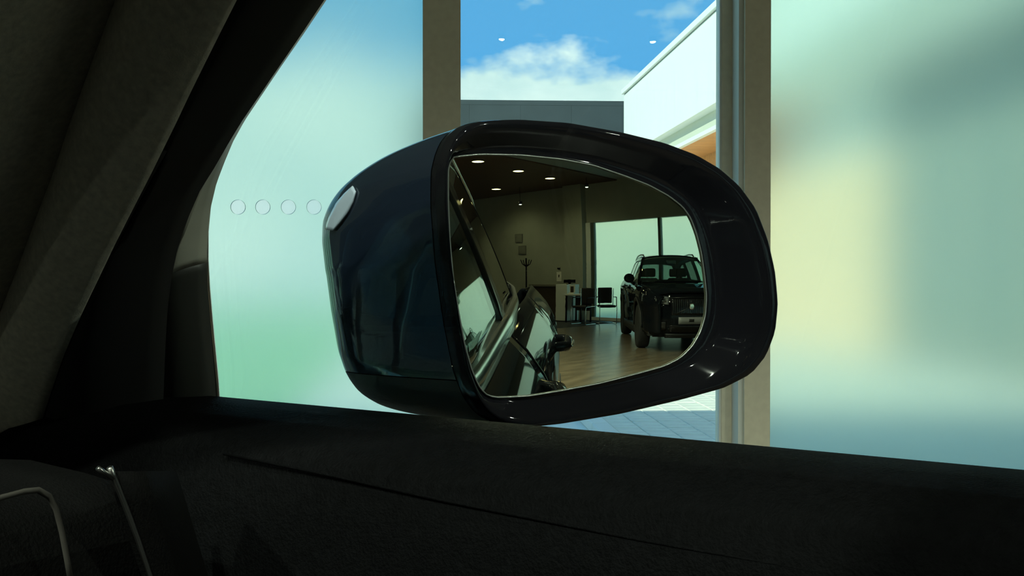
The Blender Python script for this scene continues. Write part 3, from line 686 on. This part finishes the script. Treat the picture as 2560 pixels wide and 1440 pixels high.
#        forward, inboard scale, outboard scale, up scale, down scale
SPEC = [(0.000, 1.000, 1.000, 1.000, 1.000), (0.005, 1.003, 1.003, 1.000, 1.000), (0.010, 0.998, 0.985, 0.98, 0.998), (0.030, 0.99, 0.95, 0.93, 0.997), (0.050, 0.975, 0.88, 0.87, 0.992),
        (0.070, 0.945, 0.78, 0.79, 0.982), (0.090, 0.89, 0.64, 0.68, 0.955), (0.106, 0.80, 0.48, 0.56, 0.90), (0.118, 0.67, 0.33, 0.42, 0.79), (0.126, 0.51, 0.20, 0.28, 0.61), (0.131, 0.30, 0.10, 0.15, 0.36), (0.1325, 0.10, 0.03, 0.05, 0.12)]
SPEC = np.array(SPEC); dense = []
for i in range(len(SPEC) - 1):             # Catmull-Rom between the measured rings
    q0, q1, q2, q3 = SPEC[max(i - 1, 0)], SPEC[i], SPEC[i + 1], SPEC[min(i + 2, len(SPEC) - 1)]
    for j in range(4):
        t = j / 4; dense.append(0.5 * (2 * q1 + (q2 - q0) * t + (2 * q0 - 5 * q1 + 4 * q2 - q3) * t * t + (3 * q1 - q0 - 3 * q2 + q3) * t ** 3))
SPEC = dense + [SPEC[-1]]
for (fw_, si, so_, su, sdn) in SPEC:
    U = np.where(lu < 0, lu * si, lu * so_); Vv = np.where(lv > 0, lv * su, lv * sdn)
    rings.append(C0 + np.outer(U, UM) + np.outer(Vv, VV) + FWD * fw_)
SV = [to_car(p) for r in rings for p in r]; SF = []
for i in range(len(rings) - 1):
    for k in range(NA): SF.append([i * NA + k, i * NA + (k + 1) % NA, (i + 1) * NA + (k + 1) % NA, (i + 1) * NA + k])
SF.append([(len(rings) - 1) * NA + k for k in range(NA)])
def cut(verts, faces, planes):
    bm = bmesh.new(); vs = [bm.verts.new(tuple(v)) for v in verts]
    for f_ in faces: bm.faces.new([vs[i] for i in f_])
    for co, no in planes:
        bmesh.ops.bisect_plane(bm, geom=bm.verts[:] + bm.edges[:] + bm.faces[:], plane_co=co, plane_no=no, clear_outer=True)
    bmesh.ops.recalc_face_normals(bm, faces=bm.faces); me = bpy.data.meshes.new('shell'); bm.to_mesh(me); bm.free(); return me
rimc = to_car(C0)
zs = on_mirror_plane(1110, 935, 0)[2]
zsc = 1.18 - (927 - 680) / FPX * 0.735
gapf = rimc + np.array([0, 0.0178, 0])
nrm_f = np.array([0, 1, 0])
NMc = dirc(NM)
gap_pt = Vector(to_car(C0 + FWD * 0.0095))
cap_me = cut(SV, SF, [((0, 0, zsc), (0, 0, -1)), (gap_pt, NMc)])
dm = link('door_mirror', cap_me, M['navy'], own, True); dm['label'] = 'glossy dark navy wing mirror'
link('lower_cover', cut(SV, SF, [((0, 0, zsc - 0.0006), (0, 0, 1)), (gap_pt, NMc)]), M['dark_plastic'], dm, True)
link('rim_band', cut(SV, SF, [(gap_pt + NMc * 0.0006, -NMc)]), M['black_gloss'], dm, True)
# pale patch on the shell's leading edge: a reflection put in as colour
from mathutils.bvhtree import BVHTree
bvh = BVHTree.FromPolygons([Vector(v.co) for v in cap_me.vertices], [list(p.vertices) for p in cap_me.polygons])
def on_shell(px, py):
    for k in range(60):
        d = car_ray(px + k * 1.5, py); h = bvh.ray_cast(Vector(EYE_C), Vector(d))
        if h[0] is not None:
            n_ = h[1] if h[1].dot(Vector(d)) < 0 else -h[1]; return h[0] + n_ * 0.0012
    return Vector(EYE_C)
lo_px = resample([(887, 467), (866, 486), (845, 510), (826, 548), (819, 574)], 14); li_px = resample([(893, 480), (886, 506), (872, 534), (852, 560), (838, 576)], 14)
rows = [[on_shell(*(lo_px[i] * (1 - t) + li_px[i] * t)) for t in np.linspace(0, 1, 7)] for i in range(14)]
il = mesh('reflection_patch', *grid(rows), mat('pale_reflection', (0.26, 0.31, 0.38), 0.12, coat=1.0), dm, True); solid(il, 0.001, 0.0)
# bezel from the rim in to the glass
BZ = []
G0 = np.array([on_sphere(*p) for p in gl])
for t, off in ((0.0, 0.0), (0.05, 0.0022), (0.15, 0.0030), (0.4, 0.0020), (0.7, -0.001), (0.93, -0.002), (1.0, 0.0004), (1.0, -0.006)):
    BZ.append(P0 * (1 - t) + G0 * t + NM * off)
V2 = [to_car(p) for r in BZ for p in r]; F2 = []
for i in range(len(BZ) - 1):
    for k in range(NA): F2.append([i * NA + k, (i + 1) * NA + k, (i + 1) * NA + (k + 1) % NA, i * NA + (k + 1) % NA])
mesh('bezel', V2, F2, M['black_satin'], dm, True)
mg = bpy.data.meshes.new('mirror_glass'); mg.from_pydata([tuple(to_car(v)) for v in V], [], Fc); mg.update()
for p in mg.polygons: p.use_smooth = True
mg.normals_split_custom_set_from_vertices([tuple(dirc(v)) for v in nrm])
g_o = link('mirror_glass', mg, M['mirror'], dm); g_o['label'] = 'silvered convex glass'
edge = [tuple(to_car(on_sphere(*p) + NM * 0.0006)) for p in np.vstack([gl, gl[:1]])]
tube('glass_edge', edge, 0.0005, mat('edge_grey', (0.16, 0.17, 0.16), 0.3, metal=0.7), dm, 5)
# foot that carries the mirror on the door
a0 = to_car(C0 + FWD * 0.055 + RGT * 0.01) + np.array([0, 0, -0.072])
tube('mirror_foot', [tuple(a0), (a0[0] - 0.005, a0[1] + 0.002, a0[2] - 0.035), (a0[0] - 0.04, a0[1] + 0.01, a0[2] - 0.062), (0.86, a0[1] + 0.02, 1.03), (0.82, a0[1] + 0.02, 1.02)], [0.024, 0.022, 0.022, 0.024, 0.028], M['black_satin'], dm, 12)

# ------------------------------------------------------------------ showroom furniture (seen in the mirror)
def downlight(s, n, r, label):
    o = empty('ceiling_light', W(s, n, CEIL - 0.03), 0); tag(o, label, 'ceiling light', 'warm round downlights in the timber ceiling')
    lathe('trim_ring', [(r, 0.0), (r * 1.12, 0.0), (r * 1.12, -0.02), (r, -0.02), (r, 0.0)], M['lamp_body'], o, 28, axis='z')
    lathe('diffuser', [(r, -0.012), (r, -0.004)], M['warm_lamp'], o, 28, axis='z', smooth=False)
    ld = bpy.data.lights.new('lamp_beam', 'SPOT'); ld.energy = 55; ld.spot_size = math.radians(150); ld.spot_blend = 0.7; ld.shadow_soft_size = 0.1; ld.color = (1.0, 0.86, 0.62)
    lo_ = bpy.data.objects.new('lamp_beam', ld); COL.objects.link(lo_); lo_.parent = o; lo_.location = (0, 0, -0.03)
for s, n, lb in ((10.28, -9.93, 'warm round downlight, largest and nearest in the mirror'), (12.03, -10.2, 'warm round downlight, second from the left in the mirror row'), (13.6, -10.38, 'warm round downlight nearest the tip of the timber ceiling'), (14.0, -13.0, 'warm round downlight farthest back, above the wall')):
    downlight(s, n, 0.15, lb)
def spot(s, n, z, label, m, r=0.035, group='small ceiling spots', power=0):
    o = empty('spotlight', W(s, n, CEIL), 0); tag(o, label, 'spotlight', group)
    tube('stem', [(0, 0, 0.01), (0, 0, z - CEIL + 0.08)], 0.008, M['lamp_body'], o, 6)
    lathe('housing', [(0.0, z - CEIL + 0.09), (r * 1.15, z - CEIL + 0.085), (r * 1.3, z - CEIL - 0.005), (r, z - CEIL - 0.005), (r, z - CEIL + 0.01)], M['lamp_body'], o, 16, axis='z')
    lathe('bulb', [(0.0, z - CEIL - 0.02), (r * 0.7, z - CEIL - 0.012), (r, z - CEIL + 0.005), (0.0, z - CEIL + 0.006)], m, o, 16, axis='z')
    if power:
        ld = bpy.data.lights.new('spot_beam', 'SPOT'); ld.energy = power; ld.spot_size = math.radians(150); ld.spot_blend = 0.6; ld.shadow_soft_size = 0.05; ld.color = (1.0, 0.93, 0.80)
        lo_ = bpy.data.objects.new('spot_beam', ld); COL.objects.link(lo_); lo_.parent = o; lo_.location = (0, 0, z - CEIL - 0.04)
SPOT_W = 440
spot(0.79, -4.95, 3.78, 'spotlight mirrored in the clear glass, left bright dot in the sky', M['spot_lamp'], power=SPOT_W)
spot(2.50, -5.0, 3.78, 'spotlight mirrored in the clear glass, right bright dot near the white fascia', M['spot_lamp'], power=SPOT_W)
for k, nth in enumerate(('first', 'second')): spot(-2.75 + 1.78 * k, -5.6, 3.77, nth + ' added unseen ceiling spotlight from the left in the rear row', M['spot_lamp'], group='added ceiling spots out of view', power=SPOT_W)  # unseen spots, added to brighten the window posts and cabin trim
for k, nth in enumerate(('fifth', 'sixth')): spot(4.4 + 1.8 * k, -5.6, 3.77, nth + ' added unseen ceiling spotlight from the left in the rear row', M['spot_lamp'], group='added ceiling spots out of view', power=SPOT_W)
for k, nth in enumerate(('first', 'second', 'third', 'fourth', 'fifth')): spot(-2.75 + 1.78 * k, -1.6, 3.77, nth + ' added unseen ceiling spotlight from the left in the row over the car', M['spot_lamp'], group='added ceiling spots out of view', power=SPOT_W)  # another unseen row, added over the car for more light
spot(14.3, -12.25, 3.31, 'small white spot below the timber ceiling, left in the mirror', M['small_lamp'], 0.05)
spot(14.3, -9.55, 3.56, 'small white spot at the tip of the timber ceiling in the mirror', M['small_lamp'], 0.05)

# reception desk
dk = empty('reception_desk', W(14.2, -10.75, 0.0045), FA); tag(dk, 'reception desk with white end panel and dark front in the mirror', 'desk')
box('end_panel', (-0.02, 0.6, 0.0, 0.44, 0.02, 1.0), M['white_panel'], dk, 0.01)
box('front_panel', (0.05, 0.09, -1.1, -0.01, 0.02, 0.94), M['desk_front'], dk, 0.005)
box('counter', (0.0, 0.6, -1.12, -0.005, 0.945, 1.0), mat('counter', (0.16, 0.15, 0.12), 0.4), dk, 0.006)
mn = empty('monitor', W(14.45, -10.62, 1.005), FA - 0.3); tag(mn, 'dark computer monitor on the reception desk', 'monitor')
box('screen', (-0.015, 0.015, -0.02, 0.36, 0.04, 0.13), M['black_satin'], mn, 0.004); box('stand', (0.0, 0.03, 0.13, 0.2, 0.0, 0.05), M['black_satin'], mn); box('stand_base', (-0.06, 0.08, 0.08, 0.25, 0.0, 0.012), M['black_satin'], mn)
# small table beside it
tb = empty('side_table', W(14.3, -9.95, 0.0045), FA); tag(tb, 'small white topped table between the desk and the chairs', 'table')
box('table_top', (-0.3, 0.3, -0.33, 0.33, 0.71, 0.75), M['white_panel'], tb, 0.006)
for sx_ in (-0.25, 0.25):
    for sy in (-0.28, 0.28): box('leg', (sx_ - 0.02, sx_ + 0.02, sy - 0.02, sy + 0.02, 0.0, 0.71), M['black_satin'], tb)
box('modesty_panel', (0.2, 0.22, -0.28, 0.28, 0.3, 0.71), M['desk_front'], tb)
br = empty('leaflet_holder', W(14.2, -10.12, 0.755), FA); tag(br, 'small white leaflet holder on the side table', 'holder')
box('back_plate', (0.0, 0.02, -0.1, 0.1, 0.0, 0.24), M['paper'], br); box('tray', (-0.06, 0.0, -0.1, 0.1, 0.0, 0.04), M['paper'], br); box('leaflet', (-0.03, -0.02, -0.05, 0.06, 0.04, 0.2), M['desk_front'], br)
ws_ = empty('wall_notice', W(EAST - 0.012, -11.59, 1.18), FA); tag(ws_, 'small white notice on the wall above the reception desk', 'notice')
box('sheet', (0, 0.012, -0.1, 0.1, -0.1, 0.18), M['paper'], ws_); box('clip', (-0.01, 0.004, -0.06, 0.06, 0.26, 0.3), M['black_satin'], ws_); box('mark', (-0.002, 0.0, -0.03, 0.02, 0.02, 0.09), M['desk_front'], ws_)
def chair(s, n, rz, label):
    c = empty('office_chair', W(s, n, 0.0065), rz); tag(c, label, 'chair', 'dark chairs by the table')
    box('seat', (-0.24, 0.24, -0.23, 0.23, 0.42, 0.48), M['seat'], c, 0.02)
    bk = box('backrest', (-0.23, -0.19, -0.22, 0.22, 0.52, 0.92), M['seat'], c, 0.02)
    for y in (-0.26, 0.26):
        tube('sled_leg', [(-0.21, y, 0.90), (-0.22, y, 0.46), (0.22, y, 0.45), (0.25, y, 0.40), (0.25, y, 0.05), (0.22, y, 0.015), (-0.26, y, 0.015)], 0.013, M['chrome'], c, 6)
        tube('armrest', [(-0.21, y, 0.68), (0.18, y, 0.68), (0.20, y, 0.46)], 0.014, M['black_satin'], c, 6)
    tube('cross_bar', [(-0.26, -0.26, 0.015), (-0.26, 0.26, 0.015)], 0.013, M['chrome'], c, 6)
chair(13.6, -9.25, FA + math.pi, 'dark office chair with its back to the viewer, beside the table in the mirror')
chair(14.35, -8.95, FA + 2.3, 'dark office chair turned sideways in front of the frosted window in the mirror')
cs = empty('coat_stand', W(14.4, -12.15, 0.0045), 0); tag(cs, 'thin dark coat stand behind the reception desk', 'coat stand')
tube('pole', [(0, 0, 0), (0, 0, 1.75)], 0.025, M['black_satin'], cs, 8)
for k in range(4):
    a = k * math.pi / 2 + 0.4; tube('hook', [(0, 0, 1.5), (0.14 * math.cos(a), 0.14 * math.sin(a), 1.58), (0.2 * math.cos(a), 0.2 * math.sin(a), 1.7)], 0.014, M['black_satin'], cs, 6)
    tube('foot', [(0, 0, 0.12), (0.3 * math.cos(a), 0.3 * math.sin(a), 0.02)], 0.018, M['black_satin'], cs, 6)
for k, (n, z, lb) in enumerate(((-13.35, 2.42, 'small framed picture on the wall, upper one behind the car'), (-13.2, 2.05, 'small framed picture on the wall, lower one behind the car'))):
    p = empty('wall_picture', W(EAST - 0.03, n, z), FA); tag(p, lb, 'picture')
    box('frame', (0, 0.03, -0.17, 0.17, -0.13, 0.13), mat('picture_frame', (0.16, 0.16, 0.14), 0.6), p); box('print', (-0.004, 0.002, -0.14, 0.14, -0.10, 0.10), mat('print_grey', (0.2, 0.2, 0.17), 0.6), p)
cp = box('carpet', (12.3, EAST, -13.0, -9.05, 0.0, 0.004), M['carpet']); cp.rotation_euler = (0, 0, FA); tag(cp, 'dark carpet under the desk and chairs', 'carpet')
